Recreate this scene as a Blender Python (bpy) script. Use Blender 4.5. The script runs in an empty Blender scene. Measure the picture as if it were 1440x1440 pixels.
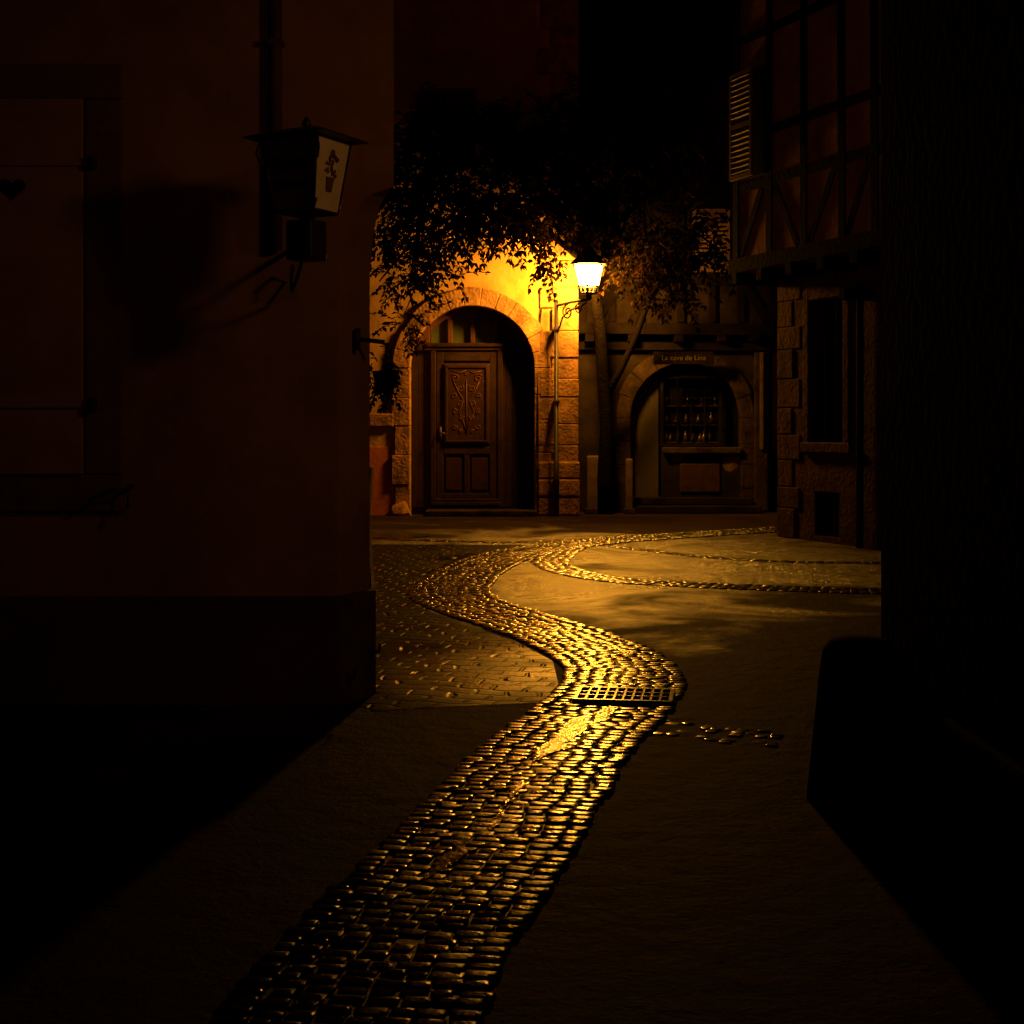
import bpy, bmesh, math, random
from mathutils import Vector, Matrix
random.seed(7)
S=bpy.context.scene
S.view_settings.view_transform='Standard'; S.view_settings.look='None'; S.view_settings.exposure=0
R=random.uniform

# ------------------------------------------------------------------ materials
def mat(name, base, rough=0.8, var=0.35, vscale=2.0, bump=0.3, bscale=30.0, bdist=0.01, spec=0.5, metal=0.0, rvar=0.0, rscale=1.5, second=None, big=None, island=None):
    m=bpy.data.materials.new(name); m.use_nodes=True
    nt=m.node_tree; N=nt.nodes; L=nt.links
    p=N['Principled BSDF']
    p.inputs['Roughness'].default_value=rough; p.inputs['Metallic'].default_value=metal
    p.inputs['Specular IOR Level'].default_value=spec
    tc=N.new('ShaderNodeTexCoord')
    n1=N.new('ShaderNodeTexNoise'); n1.inputs['Scale'].default_value=vscale; n1.inputs['Detail'].default_value=5; n1.inputs['Roughness'].default_value=0.65
    L.new(tc.outputs['Object'],n1.inputs['Vector'])
    cr=N.new('ShaderNodeValToRGB'); cr.color_ramp.elements[0].position=0.32; cr.color_ramp.elements[1].position=0.68
    lo=second if second else [c*(1-var) for c in base]; hi=[min(1,c*(1+var*0.6)) for c in base]
    cr.color_ramp.elements[0].color=(*lo,1); cr.color_ramp.elements[1].color=(*hi,1)
    L.new(n1.outputs['Fac'],cr.inputs['Fac']); L.new(cr.outputs['Color'],p.inputs['Base Color'])
    if bump>0:
        n2=N.new('ShaderNodeTexNoise'); n2.inputs['Scale'].default_value=bscale; n2.inputs['Detail'].default_value=3
        L.new(tc.outputs['Object'],n2.inputs['Vector'])
        h=n2.outputs['Fac']
        if big:
            n4=N.new('ShaderNodeTexNoise'); n4.inputs['Scale'].default_value=big[0]; n4.inputs['Detail'].default_value=2
            L.new(tc.outputs['Object'],n4.inputs['Vector'])
            ma=N.new('ShaderNodeMath'); ma.operation='MULTIPLY_ADD'; ma.inputs[1].default_value=big[1]
            L.new(n4.outputs['Fac'],ma.inputs[0]); L.new(h,ma.inputs[2]); h=ma.outputs[0]
        b=N.new('ShaderNodeBump'); b.inputs['Strength'].default_value=bump; b.inputs['Distance'].default_value=bdist
        L.new(h,b.inputs['Height']); L.new(b.outputs['Normal'],p.inputs['Normal'])
    if rvar>0:
        n3=N.new('ShaderNodeTexNoise'); n3.inputs['Scale'].default_value=rscale; n3.inputs['Detail'].default_value=3
        L.new(tc.outputs['Object'],n3.inputs['Vector'])
        src=n3.outputs['Fac']
        mr=N.new('ShaderNodeMapRange'); mr.inputs[1].default_value=0.35; mr.inputs[2].default_value=0.65
        mr.inputs[3].default_value=max(0.05,rough-rvar); mr.inputs[4].default_value=min(1,rough+rvar)
        L.new(src,mr.inputs[0]); out=mr.outputs[0]
        if island:   # every stone worn / wetted differently
            g=N.new('ShaderNodeNewGeometry'); m2=N.new('ShaderNodeMath'); m2.operation='MULTIPLY_ADD'; m2.inputs[1].default_value=island
            L.new(g.outputs['Random Per Island'],m2.inputs[0]); L.new(out,m2.inputs[2]); out=m2.outputs[0]
        L.new(out,p.inputs['Roughness'])
    return m

M={}
M['plasterA']=mat('ochre_plaster',(0.34,0.17,0.082),0.9,0.35,1.3,0.5,14,0.006,0.2,big=(3,2.0))
M['plinthA']=mat('dark_plinth_render',(0.11,0.055,0.035),0.9,0.4,2.5,0.6,20,0.01,0.2)
M['surround']=mat('red_sandstone_trim',(0.17,0.08,0.05),0.9,0.3,5,0.4,40,0.004,0.2)
M['shutterA']=mat('painted_shutter_wood',(0.40,0.21,0.10),0.7,0.2,3,0.3,60,0.002,0.3)
M['plasterB']=mat('yellow_plaster',(0.60,0.36,0.13),0.9,0.35,1.8,0.6,16,0.01,0.2,big=(3,2.5))
M['redband']=mat('pink_red_render',(0.58,0.17,0.09),0.9,0.3,3,0.6,18,0.01,0.2)
M['sandstone']=mat('sandstone_block',(0.40,0.215,0.095),0.9,0.6,4,1.0,22,0.02,0.2)
M['oak']=mat('dark_oak',(0.038,0.017,0.009),0.5,0.5,6,0.5,45,0.004,0.3)
M['oak2']=mat('carved_oak',(0.045,0.017,0.008),0.5,0.45,8,0.4,50,0.003,0.3)
M['carve']=mat('ornament_brass',(0.12,0.046,0.02),0.6,0.35,20,0,80,0.002,0.3)
M['glass']=mat('dark_window_glass',(0.10,0.11,0.055),0.35,0.3,3,0.1,4,0.004,0.5)
M['iron']=mat('black_iron',(0.02,0.017,0.015),0.5,0.3,20,0,60,0.002,0.4)
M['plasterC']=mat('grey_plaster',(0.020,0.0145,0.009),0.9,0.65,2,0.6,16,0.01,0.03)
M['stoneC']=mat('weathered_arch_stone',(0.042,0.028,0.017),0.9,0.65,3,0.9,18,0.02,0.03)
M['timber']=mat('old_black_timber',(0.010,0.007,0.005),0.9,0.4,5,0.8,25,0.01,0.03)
M['plasterD']=mat('infill_plaster',(0.40,0.19,0.10),0.9,0.45,1.7,0.6,14,0.01,0.1)
M['shutterD']=mat('grey_shutter_wood',(0.22,0.14,0.08),0.6,0.2,5,0,50,0.003,0.3)
M['stoneD']=mat('quoin_stone',(0.10,0.054,0.033),0.9,0.6,3,0.9,18,0.015,0.05)
M['wallE']=mat('unlit_dark_wall',(0.03,0.019,0.014),0.95,0.4,2,0.5,18,0.01,0.02)  # lack of light on this wall is put into its near-black colour
M['roof']=mat('clay_roof_tiles',(0.09,0.04,0.025),0.9,0.4,4,0.8,12,0.03,0.2)
M['bark']=mat('bark',(0.007,0.005,0.0035),0.95,0.4,6,1.0,25,0.02,0.03)
M['void']=mat('unlit_interior',(0.005,0.004,0.003),0.9,0.1,4,0,10,0.01,0.03)
M['doorC']=mat('olive_painted_door',(0.045,0.037,0.021),0.6,0.3,3,0.3,40,0.003,0.2)
M['pale']=mat('pale_limestone',(0.13,0.09,0.05),0.85,0.4,5,0.8,25,0.01,0.1)
M['bottle']=mat('bottle_glass',(0.04,0.028,0.012),0.25,0.4,9,0,10,0.01,0.4)
M['signface']=mat('cream_sign_face',(0.8,0.66,0.38),0.6,0.15,12,0,40,0.001,0.3)
M['signdark']=mat('brown_sign_face',(0.12,0.06,0.03),0.6,0.2,12,0,40,0.001,0.3)
M['letter']=mat('letter_paint',(0.11,0.08,0.035),0.6,0.1,10,0,10,0.001,0.3)
M['letterdark']=mat('black_letter_paint',(0.02,0.012,0.01),0.6,0.1,10,0,10,0.001,0.3)
M['asphalt']=mat('damp_asphalt',(0.032,0.020,0.012),0.60,0.55,1.1,1.0,42,0.010,0.5,big=(5.0,4.6))
# damp and dry areas of the square: wetness drives specular level and roughness
nt=M['asphalt'].node_tree; N=nt.nodes; L=nt.links; p=N['Principled BSDF']
for n_ in N:
    if n_.bl_idname=='ShaderNodeTexNoise' and abs(n_.inputs['Scale'].default_value-42)<1: n_.inputs['Detail'].default_value=6; n_.inputs['Roughness'].default_value=0.75
    if n_.bl_idname=='ShaderNodeTexNoise' and abs(n_.inputs['Scale'].default_value-5)<0.1: n_.inputs['Detail'].default_value=5; n_.inputs['Roughness'].default_value=0.7
tc=[n for n in N if n.bl_idname=='ShaderNodeTexCoord'][0]
nz=N.new('ShaderNodeTexNoise'); nz.inputs['Scale'].default_value=0.6; nz.inputs['Detail'].default_value=6; nz.inputs['Distortion'].default_value=0.8; nz.inputs['Roughness'].default_value=0.6
L.new(tc.outputs['Object'],nz.inputs['Vector'])
ds=N.new('ShaderNodeVectorMath'); ds.operation='DISTANCE'; ds.inputs[1].default_value=(1.0,15.8,0); L.new(tc.outputs['Object'],ds.inputs[0])
m1=N.new('ShaderNodeMapRange'); m1.inputs[1].default_value=2.5; m1.inputs[2].default_value=8.5; m1.inputs[3].default_value=0.17; m1.inputs[4].default_value=-0.28; L.new(ds.outputs['Value'],m1.inputs[0])
ad=N.new('ShaderNodeMath'); ad.operation='ADD'; L.new(nz.outputs['Fac'],ad.inputs[0]); L.new(m1.outputs[0],ad.inputs[1])
wet=N.new('ShaderNodeMapRange'); wet.inputs[1].default_value=0.44; wet.inputs[2].default_value=0.74; wet.interpolation_type='SMOOTHSTEP'; L.new(ad.outputs[0],wet.inputs[0])
for nm,a,b in (('Specular IOR Level',0.04,1.0),('Roughness',0.70,0.25),('Coat Weight',0.0,0.5)):
    r=N.new('ShaderNodeMapRange'); r.inputs[3].default_value=a; r.inputs[4].default_value=b; L.new(wet.outputs[0],r.inputs[0]); L.new(r.outputs[0],p.inputs[nm])
p.inputs['Coat Roughness'].default_value=0.32
for n_ in N:
    if n_.bl_idname=='ShaderNodeBump': L.new(n_.outputs['Normal'],p.inputs['Coat Normal'])
M['cobble']=mat('wet_cobblestone',(0.028,0.018,0.011),0.11,0.5,9,0.7,60,0.003,0.8,rvar=0.05,rscale=4,island=0.24)
# specular level and coat fall off toward the alley end of the gutter
nt=M['cobble'].node_tree; N=nt.nodes; L=nt.links; p=N['Principled BSDF']
tc=[n for n in N if n.bl_idname=='ShaderNodeTexCoord'][0]
nz=N.new('ShaderNodeTexNoise'); nz.inputs['Scale'].default_value=2.2; nz.inputs['Detail'].default_value=4; L.new(tc.outputs['Object'],nz.inputs['Vector'])
sy=N.new('ShaderNodeSeparateXYZ'); L.new(tc.outputs['Object'],sy.inputs[0])
m3=N.new('ShaderNodeMath'); m3.operation='MULTIPLY_ADD'; m3.inputs[1].default_value=-2.4; L.new(nz.outputs['Fac'],m3.inputs[0]); L.new(sy.outputs['Y'],m3.inputs[2])
dr=N.new('ShaderNodeMapRange'); dr.interpolation_type='SMOOTHSTEP'; dr.inputs[1].default_value=2.7; dr.inputs[2].default_value=5.6; dr.inputs[3].default_value=0.02; dr.inputs[4].default_value=1.0
L.new(m3.outputs[0],dr.inputs[0]); L.new(dr.outputs[0],p.inputs['Specular IOR Level'])
dc=N.new('ShaderNodeMapRange'); dc.inputs[1].default_value=0.5; dc.inputs[2].default_value=1.0; L.new(dr.outputs[0],dc.inputs[0]); L.new(dc.outputs[0],p.inputs['Coat Weight'])
p.inputs['Coat Roughness'].default_value=0.20
M['grout']=mat('wet_grout',(0.012,0.008,0.006),0.5,0.4,6,0.5,40,0.006,0.2)
M['water']=mat('shallow_water',(0.015,0.011,0.008),0.16,0.3,6,0.8,30,0.008,1.0,rvar=0.08,rscale=9)
M['grate']=mat('cast_iron_grate',(0.05,0.045,0.04),0.25,0.3,15,0.3,60,0.003,0.6)

m=bpy.data.materials.new('leaf'); m.use_nodes=True; nt=m.node_tree; nt.nodes.clear()
o=nt.nodes.new('ShaderNodeOutputMaterial'); d=nt.nodes.new('ShaderNodeBsdfDiffuse'); t=nt.nodes.new('ShaderNodeBsdfTranslucent'); mx=nt.nodes.new('ShaderNodeMixShader')
g=nt.nodes.new('ShaderNodeNewGeometry'); cr=nt.nodes.new('ShaderNodeValToRGB')
cr.color_ramp.elements[0].color=(0.006,0.005,0.002,1); cr.color_ramp.elements[0].position=0.35; cr.color_ramp.elements[1].color=(0.040,0.018,0.006,1)
nt.links.new(g.outputs['Random Per Island'],cr.inputs['Fac'])
for n in (d,t): nt.links.new(cr.outputs['Color'],n.inputs['Color'])
mx.inputs[0].default_value=0.25
nt.links.new(d.outputs[0],mx.inputs[1]); nt.links.new(t.outputs[0],mx.inputs[2]); nt.links.new(mx.outputs[0],o.inputs[0])
M['leaf']=m
def emis(name,col,st):
    m=bpy.data.materials.new(name); m.use_nodes=True; nt=m.node_tree; nt.nodes.clear()
    o=nt.nodes.new('ShaderNodeOutputMaterial'); e=nt.nodes.new('ShaderNodeEmission')
    e.inputs[0].default_value=(*col,1); e.inputs[1].default_value=st
    nt.links.new(e.outputs[0],o.inputs[0]); return m
SOD=(1.0,0.39,0.028)
M['lampglass']=emis('lit_frosted_glass',SOD,640)
def settmat():
    m=mat('wet_sett_paving',(0.010,0.0065,0.0045),0.42,0.5,3,0.6,40,0.006,0.22,rvar=0.16,rscale=1.2)
    nt=m.node_tree; N=nt.nodes; L=nt.links
    p=N['Principled BSDF']; b=[n for n in N if n.bl_idname=='ShaderNodeBump'][0]
    tc=[n for n in N if n.bl_idname=='ShaderNodeTexCoord'][0]
    mp=N.new('ShaderNodeMapping'); mp.inputs['Rotation'].default_value=(0,0,0.25)
    br=N.new('ShaderNodeTexBrick'); br.inputs['Scale'].default_value=1; br.inputs['Brick Width'].default_value=0.20; br.inputs['Row Height'].default_value=0.15
    br.inputs['Mortar Size'].default_value=0.02; br.inputs['Mortar Smooth'].default_value=0.8
    br.inputs['Color1'].default_value=(1,1,1,1); br.inputs['Color2'].default_value=(0.3,0.3,0.3,1); br.inputs['Mortar'].default_value=(0,0,0,1)
    L.new(tc.outputs['Object'],mp.inputs['Vector'])
    nz=N.new('ShaderNodeTexNoise'); nz.inputs['Scale'].default_value=2.5
    L.new(tc.outputs['Object'],nz.inputs['Vector'])
    va=N.new('ShaderNodeVectorMath'); va.operation='MULTIPLY_ADD'; va.inputs[1].default_value=(0.22,0.22,0)
    L.new(nz.outputs['Color'],va.inputs[0]); L.new(mp.outputs['Vector'],va.inputs[2]); L.new(va.outputs[0],br.inputs['Vector'])
    b2=N.new('ShaderNodeBump'); b2.inputs['Strength'].default_value=0.8; b2.inputs['Distance'].default_value=0.02
    L.new(br.outputs['Color'],b2.inputs['Height']); L.new(b.outputs['Normal'],b2.inputs['Normal']); L.new(b2.outputs['Normal'],p.inputs['Normal'])
    # specular level rises around one spot beside the gutter
    ds=N.new('ShaderNodeVectorMath'); ds.operation='DISTANCE'; ds.inputs[1].default_value=(0.25,8.6,0); L.new(tc.outputs['Object'],ds.inputs[0])
    r=N.new('ShaderNodeMapRange'); r.interpolation_type='SMOOTHSTEP'; r.inputs[1].default_value=0.2; r.inputs[2].default_value=1.2; r.inputs[3].default_value=1.0; r.inputs[4].default_value=0.03
    L.new(ds.outputs['Value'],r.inputs[0]); L.new(r.outputs[0],p.inputs['Specular IOR Level'])
    return m
M['sett']=settmat()

# ------------------------------------------------------------------ helpers
def obj(name, verts, faces, material, parent=None, smooth=False, bevel=0, loc=None, rot=None):
    me=bpy.data.meshes.new(name); me.from_pydata([tuple(v) for v in verts],[],faces); me.update()
    ob=bpy.data.objects.new(name,me); S.collection.objects.link(ob)
    me.materials.append(M[material] if isinstance(material,str) else material)
    if smooth:
        for p in me.polygons: p.use_smooth=True
    if bevel:
        md=ob.modifiers.new('b','BEVEL'); md.width=bevel; md.segments=2; md.limit_method='ANGLE'
    if parent: ob.parent=parent
    if loc: ob.location=loc
    if rot: ob.rotation_euler=rot
    return ob
def empty(name,loc=(0,0,0),rz=0):
    e=bpy.data.objects.new(name,None); S.collection.objects.link(e); e.location=loc; e.rotation_euler=(0,0,rz); e.empty_display_size=0.2; return e
def boxvf(b,V,F,mtx=None):
    x0,x1,y0,y1,z0,z1=b[:6]; k=len(V)
    c=[(x0,y0,z0),(x1,y0,z0),(x1,y1,z0),(x0,y1,z0),(x0,y0,z1),(x1,y0,z1),(x1,y1,z1),(x0,y1,z1)]
    if mtx: c=[tuple(mtx@Vector(q)) for q in c]
    V+=c
    F+=[tuple(k+i for i in f) for f in [(3,2,1,0),(4,5,6,7),(0,1,5,4),(1,2,6,5),(2,3,7,6),(3,0,4,7)]]
def boxes(name,bl,material,parent=None,bevel=0.004):
    V=[];F=[]
    for b in bl: boxvf(b,V,F)
    return obj(name,V,F,material,parent,bevel=bevel)
def beam(p,q,w,d,V,F,y0):
    p=Vector((p[0],0,p[1]));q=Vector((q[0],0,q[1]));t=(q-p);l=t.length;t.normalize();n=Vector((-t.z,0,t.x))
    k=len(V)
    for y in (y0-d,y0):
        for a,b in ((p,-1),(q,-1),(q,1),(p,1)):
            v=a+n*b*w/2; V.append((v.x,y,v.z))
    F+=[tuple(k+i for i in f) for f in [(0,1,2,3),(7,6,5,4),(0,4,5,1),(1,5,6,2),(2,6,7,3),(3,7,4,0)]]
def tubevf(pts,rad,V,F,n=8):
    pts=[Vector(p) for p in pts]; k0=len(V)
    up=Vector((0.13,0.31,0.94)).normalized()
    for i,p in enumerate(pts):
        t=(pts[min(i+1,len(pts)-1)]-pts[max(i-1,0)]).normalized()
        a=t.cross(up)
        if a.length<0.05: a=t.cross(Vector((1,0,0)))
        a.normalize(); b=t.cross(a)
        r=rad[i] if isinstance(rad,(list,tuple)) else rad
        for j in range(n):
            an=2*math.pi*j/n; V.append(tuple(p+a*math.cos(an)*r+b*math.sin(an)*r))
    for i in range(len(pts)-1):
        for j in range(n):
            F.append((k0+i*n+j,k0+i*n+(j+1)%n,k0+(i+1)*n+(j+1)%n,k0+(i+1)*n+j))
    F.append(tuple(k0+j for j in range(n))[::-1]); F.append(tuple(k0+(len(pts)-1)*n+j for j in range(n)))
def tube(name,pts,rad,material,parent=None,n=8):
    V=[];F=[];tubevf(pts,rad,V,F,n); return obj(name,V,F,material,parent,smooth=True)
def tubes(name,lst,material,parent=None,n=6):
    V=[];F=[]
    for pts,r in lst: tubevf(pts,r,V,F,n)
    return obj(name,V,F,material,parent,smooth=True)
def catmull(P,step):
    P=[Vector((*p,0)) if len(p)==2 else Vector(p) for p in P]; out=[]
    Q=[P[0]*2-P[1]]+P+[P[-1]*2-P[-2]]
    for i in range(1,len(Q)-2):
        a,b,c,d=Q[i-1:i+3]
        for k in range(60):
            t=k/60
            out.append(0.5*((2*b)+(c-a)*t+(2*a-5*b+4*c-d)*t*t+(3*b-a-3*c+d)*t**3))
    out.append(Q[-2])
    res=[out[0]];acc=0
    for i in range(1,len(out)):
        acc+=(out[i]-out[i-1]).length
        if acc>=step: res.append(out[i]); acc-=step
    return res
def spiral(cx,y,cz,r,turns,flip=1,a0=0,n=22):
    return [(cx+flip*r*(1-k/n*0.85)*math.cos(a0+2*math.pi*turns*k/n),y,cz+r*(1-k/n*0.85)*math.sin(a0+2*math.pi*turns*k/n)) for k in range(n+1)]
def holewall(name,x0,x1,z0,z1,y,holes,depth,material,parent,thick=0.3):
    xs=sorted({x0,x1,*[h[0] for h in holes],*[h[1] for h in holes]}); zs=sorted({z0,z1,*[h[2] for h in holes],*[h[3] for h in holes]})
    V=[];F=[]
    def q(*c):
        k=len(V);V.extend(c);F.append(tuple(range(k,k+4)))
    for i in range(len(xs)-1):
        for j in range(len(zs)-1):
            cx=(xs[i]+xs[i+1])/2;cz=(zs[j]+zs[j+1])/2
            if any(h[0]<cx<h[1] and h[2]<cz<h[3] for h in holes): continue
            q((xs[i],y,zs[j]),(xs[i+1],y,zs[j]),(xs[i+1],y,zs[j+1]),(xs[i],y,zs[j+1]))
    for a,b,c,d in holes:
        q((a,y,c),(a,y+depth,c),(a,y+depth,d),(a,y,d)); q((b,y,d),(b,y+depth,d),(b,y+depth,c),(b,y,c))
        q((a,y,d),(a,y+depth,d),(b,y+depth,d),(b,y,d)); q((a,y+depth,c),(a,y,c),(b,y,c),(b,y+depth,c))
    return obj(name,V,F,material,parent)
def archwall(name,x0,x1,z1,y,cx,r,spring,depth,material,parent,z0=0,n=28):
    V=[];F=[]
    def q(*c):
        k=len(V);V.extend(c);F.append(tuple(range(k,k+len(c))))
    q((x0,y,z0),(cx-r,y,z0),(cx-r,y,spring),(x0,y,spring)); q((cx+r,y,z0),(x1,y,z0),(x1,y,spring),(cx+r,y,spring))
    q((x0,y,spring),(cx-r,y,spring),(cx-r,y,z1),(x0,y,z1)); q((cx+r,y,spring),(x1,y,spring),(x1,y,z1),(cx+r,y,z1))
    pts=[(cx-r*math.cos(math.pi*i/n),spring+r*math.sin(math.pi*i/n)) for i in range(n+1)]
    for i in range(n):
        a,b=pts[i],pts[i+1]
        q((a[0],y,a[1]),(b[0],y,b[1]),(b[0],y,z1),(a[0],y,z1))
        q((a[0],y,a[1]),(a[0],y+depth,a[1]),(b[0],y+depth,b[1]),(b[0],y,b[1]))
    q((cx-r,y,z0),(cx-r,y+depth,z0),(cx-r,y+depth,spring),(cx-r,y,spring)); q((cx+r,y,spring),(cx+r,y+depth,spring),(cx+r,y+depth,z0),(cx+r,y,z0))
    return obj(name,V,F,material,parent)
def archblocks(name,cx,ri,ro,spring,y0,y1,material,parent,nv=11,jamb=5,bevel=0.015,zbase=0.0,jit=0.015,g=0.005):
    V=[];F=[]
    def prism(poly):
        k=len(V);n=len(poly);j=R(-jit,jit)
        for y in (y0+j,y1):
            for p in poly: V.append((p[0],y,p[1]))
        F.append(tuple(range(k,k+n)));F.append(tuple(range(k+2*n-1,k+n-1,-1)))
        for i in range(n): F.append((k+i,k+n+i,k+n+(i+1)%n,k+(i+1)%n))
    for i in range(nv):
        a0=math.pi*i/nv+g/ri;a1=math.pi*(i+1)/nv-g/ri; rr=ro+R(-0.02,0.03)
        poly=[]
        for k in range(5):
            a=a0+(a1-a0)*k/4; poly.append((cx-ri*math.cos(a),spring+ri*math.sin(a)))
        for k in range(4,-1,-1):
            a=a0+(a1-a0)*k/4; poly.append((cx-rr*math.cos(a),spring+rr*math.sin(a)))
        prism(poly[::-1])
    for s in (-1,1):
        z=zbase; hs=[R(0.8,1.2) for _ in range(jamb)]; tot=sum(hs)
        for h in hs:
            hh=h/tot*(spring-zbase); w=(ro-ri)*R(0.85,1.25)
            a=cx+s*ri; b=cx+s*(ri+w); a,b=min(a,b),max(a,b)
            prism([(a,z+g),(b,z+g),(b,z+hh-g),(a,z+hh-g)]); z+=hh
    return obj(name,V,F,material,parent,bevel=bevel)
def text(name,s,size,loc,rot,material,parent,ex=0.004):
    c=bpy.data.curves.new(name,'FONT'); c.body=s; c.size=size; c.extrude=ex; c.align_x='CENTER'; c.align_y='CENTER'
    ob=bpy.data.objects.new(name,c); S.collection.objects.link(ob); ob.location=loc; ob.rotation_euler=rot; ob.parent=parent
    c.materials.append(M[material]); return ob
def gable(name,x0,x1,y0,y1,z,h,parent,over=0.35):
    x0-=over;x1+=over;y0-=over;y1+=over;ym=(y0+y1)/2
    V=[(x0,y0,z),(x1,y0,z),(x1,y1,z),(x0,y1,z),(x0,ym,z+h),(x1,ym,z+h)]
    return obj(name,V,[(0,1,5,4),(2,3,4,5),(1,2,5),(3,0,4),(3,2,1,0)],'roof',parent)

# ------------------------------------------------------------------ ground
obj('ground',[(-150,-60,0),(150,-60,0),(150,250,0),(-150,250,0)],[(0,1,2,3)],'asphalt')

MAIN=[(-0.62,1.6),(-0.5,3.1),(-0.42,3.57),(-0.305,4.29),(-0.13,5),(0.075,6),(0.20,6.6),(0.47,7.5),(0.65,8.33),(0.65,9.09),(0.42,10),(0.15,10.7),(-0.4,12),(-0.56,12.8),(-0.55,13.6),(-0.4,15),(-0.02,16.67),(0.48,17.65),(1.2,18.6),(2.0,19.3),(2.9,20.0),(4.2,20.9)]
def cobbleband(name,path,half,cols,step,dip=0.010,base=0.007,skip=0.008,grout=True,film=False):
    P=catmull(path,step); V=[];F=[];GV=[];GF=[]
    n=len(P)
    for i,p in enumerate(P):
        t=(P[min(i+1,n-1)]-P[max(i-1,0)]).normalized(); s=Vector((t.y,-t.x,0))
        hf=half(i/n) if callable(half) else half
        for e in (-1,1): GV.append(tuple(p+s*e*(hf-0.015)+Vector((0,0,0.004))))
        if i: GF.append((2*i-2,2*i-1,2*i+1,2*i))
        ws=[R(0.75,1.25) for _ in range(cols)]; tw=sum(ws); acc=0
        for c in range(cols):
            w=ws[c]/tw*2*hf; u=-hf+acc+w/2; acc+=w
            if R(0,1)<skip: continue
            edge = (c==0 or c==cols-1)
            q=p+s*(u+(R(-.015,.015) if edge else 0))+t*R(-0.010,0.010)
            a=w/2-R(0.001,0.005); b=step/2-R(0.001,0.005)
            h=base+dip*abs(u/hf)**1.2+R(-0.002,0.002)
            k1=R(-0.03,0.03);k2=R(-0.045,0.045); rot=R(-0.10,0.10)
            cs,sn=math.cos(rot),math.sin(rot)
            k=len(V)
            def put(x,y,z):
                xx=x*cs-y*sn; yy=x*sn+y*cs
                v=q+s*xx+t*yy; V.append((v.x,v.y,z+k1*xx+k2*yy if z>0.003 else 0.002))
            for (f,z) in ((1.0,0.0),(1.0,h*0.72),(0.90,h*0.97),(0.45,h+0.0008)):
                for sx,sy in ((-1,-1),(1,-1),(1,1),(-1,1)):
                    j=1+R(-0.12,0.06)
                    put(sx*a*f*j,sy*b*f*j,z)
            for L_ in range(3):
                for j in range(4):
                    F.append((k+L_*4+j,k+L_*4+(j+1)%4,k+L_*4+4+(j+1)%4,k+L_*4+4+j))
            F.append((k+12,k+13,k+14,k+15))
    e=empty(name)
    c=obj('cobbles',V,F,'cobble',e,smooth=True)
    if grout: obj('grout_bed',GV,GF,'grout',e)
    if film:   # trickles of water standing between the stones of the dished centre
        V=[];F=[]; rw=random.Random(12)
        W=catmull([(p.x,p.y) for p in P if 4.6<p.y<18.5][::3],0.02); m_=len(W); i=0
        while i<m_-30:
            big_=5.9<W[i].y<7.4
            ln=rw.randint(12,40) if not big_ else rw.randint(25,50); ln=min(ln,m_-i-1); off=rw.uniform(-0.16,0.16) if not big_ else rw.uniform(-0.05,0.05)
            a=b=0.015; k0=len(V)
            for j in range(ln):
                p=W[i+j]; t=(W[min(i+j+1,m_-1)]-W[max(i+j-1,0)]).normalized(); s=Vector((t.y,-t.x,0))
                mxw=0.075 if big_ else 0.04
                a=min(mxw,max(0.006,a+rw.uniform(-0.012,0.012))); b=min(mxw,max(0.006,b+rw.uniform(-0.012,0.012)))
                env=min(1,j/5,(ln-1-j)/5)+0.02; off+=rw.uniform(-0.004,0.004)
                z=0.0102+0.010*(abs(off)/0.35)**1.2
                V+=[tuple(p+s*(off-a*env)+Vector((0,0,z))),tuple(p+s*(off+b*env)+Vector((0,0,z)))]
                if j: F.append((k0+2*j-2,k0+2*j-1,k0+2*j+1,k0+2*j))
            i+=ln if not big_ else int(ln*0.6)
            if not big_: i+=rw.randint(0,14)
        # keep overlapping trickles from sharing one plane
        obj('water_trickle',[(v[0],v[1],v[2]+0.0004*((idx//2)%7)/7) for idx,v in enumerate(V)],F,'water',e)
    return e
cobbleband('cobblestone_gutter',MAIN,lambda f:0.33+0.05*min(1,f*2),8,0.064,film=True)
cobbleband('cobblestone_drain_strip',[(0.75,17.72),(0.53,16.6),(0.42,15.6),(0.59,14.7),(0.98,13.95),(1.62,13.5),(2.5,13.16),(3.4,12.9),(5.0,12.6)],0.21,4,0.09,0.004)
cobbleband('cobblestone_drain_strip',[(1.25,17.9),(1.57,17.3),(2.27,16.3),(3.0,15.8),(4.0,15.6)],0.10,2,0.10,0.004)
cobbleband('cobblestone_drain_strip',[(-3.2,20.6),(-2.4,20.0),(-1.6,19.0),(-0.8,18.6),(0.0,18.4),(1.0,18.9)],0.12,2,0.10,0.004)
cobbleband('cobblestone_drain_strip',[(0.70,7.15),(0.9,7.0),(1.1,6.88),(1.26,6.83)],0.17,6,0.065,0.001,0.004,0.6,False)

pl=[(0.24,7.75),(0.26,7.9),(0.27,8.33),(0.26,9.09),(0.02,9.95),(-0.3,10.6),(-0.8,11.9),(-0.97,12.8),(-0.96,13.6),(-0.80,15.1),(-0.35,16.9),(0.15,18.0)]
lf=[(-0.72,7.5),(-0.85,7.7),(-0.75,8.0),(-1.2,9.0),(-1.8,10),(-2.3,10.9),(-2.9,12),(-3.3,13),(-3.6,13.8),(-3.8,15.2),(-3.8,17),(-3.6,18.2)]
V=[];F=[]
for a,b in zip(lf,pl): V+= [(a[0],a[1],0.003),(b[0],b[1],0.003)]
for i in range(len(pl)-1): F.append((2*i,2*i+1,2*i+3,2*i+2))
obj('sett_pavement',V,F,'sett')

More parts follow.
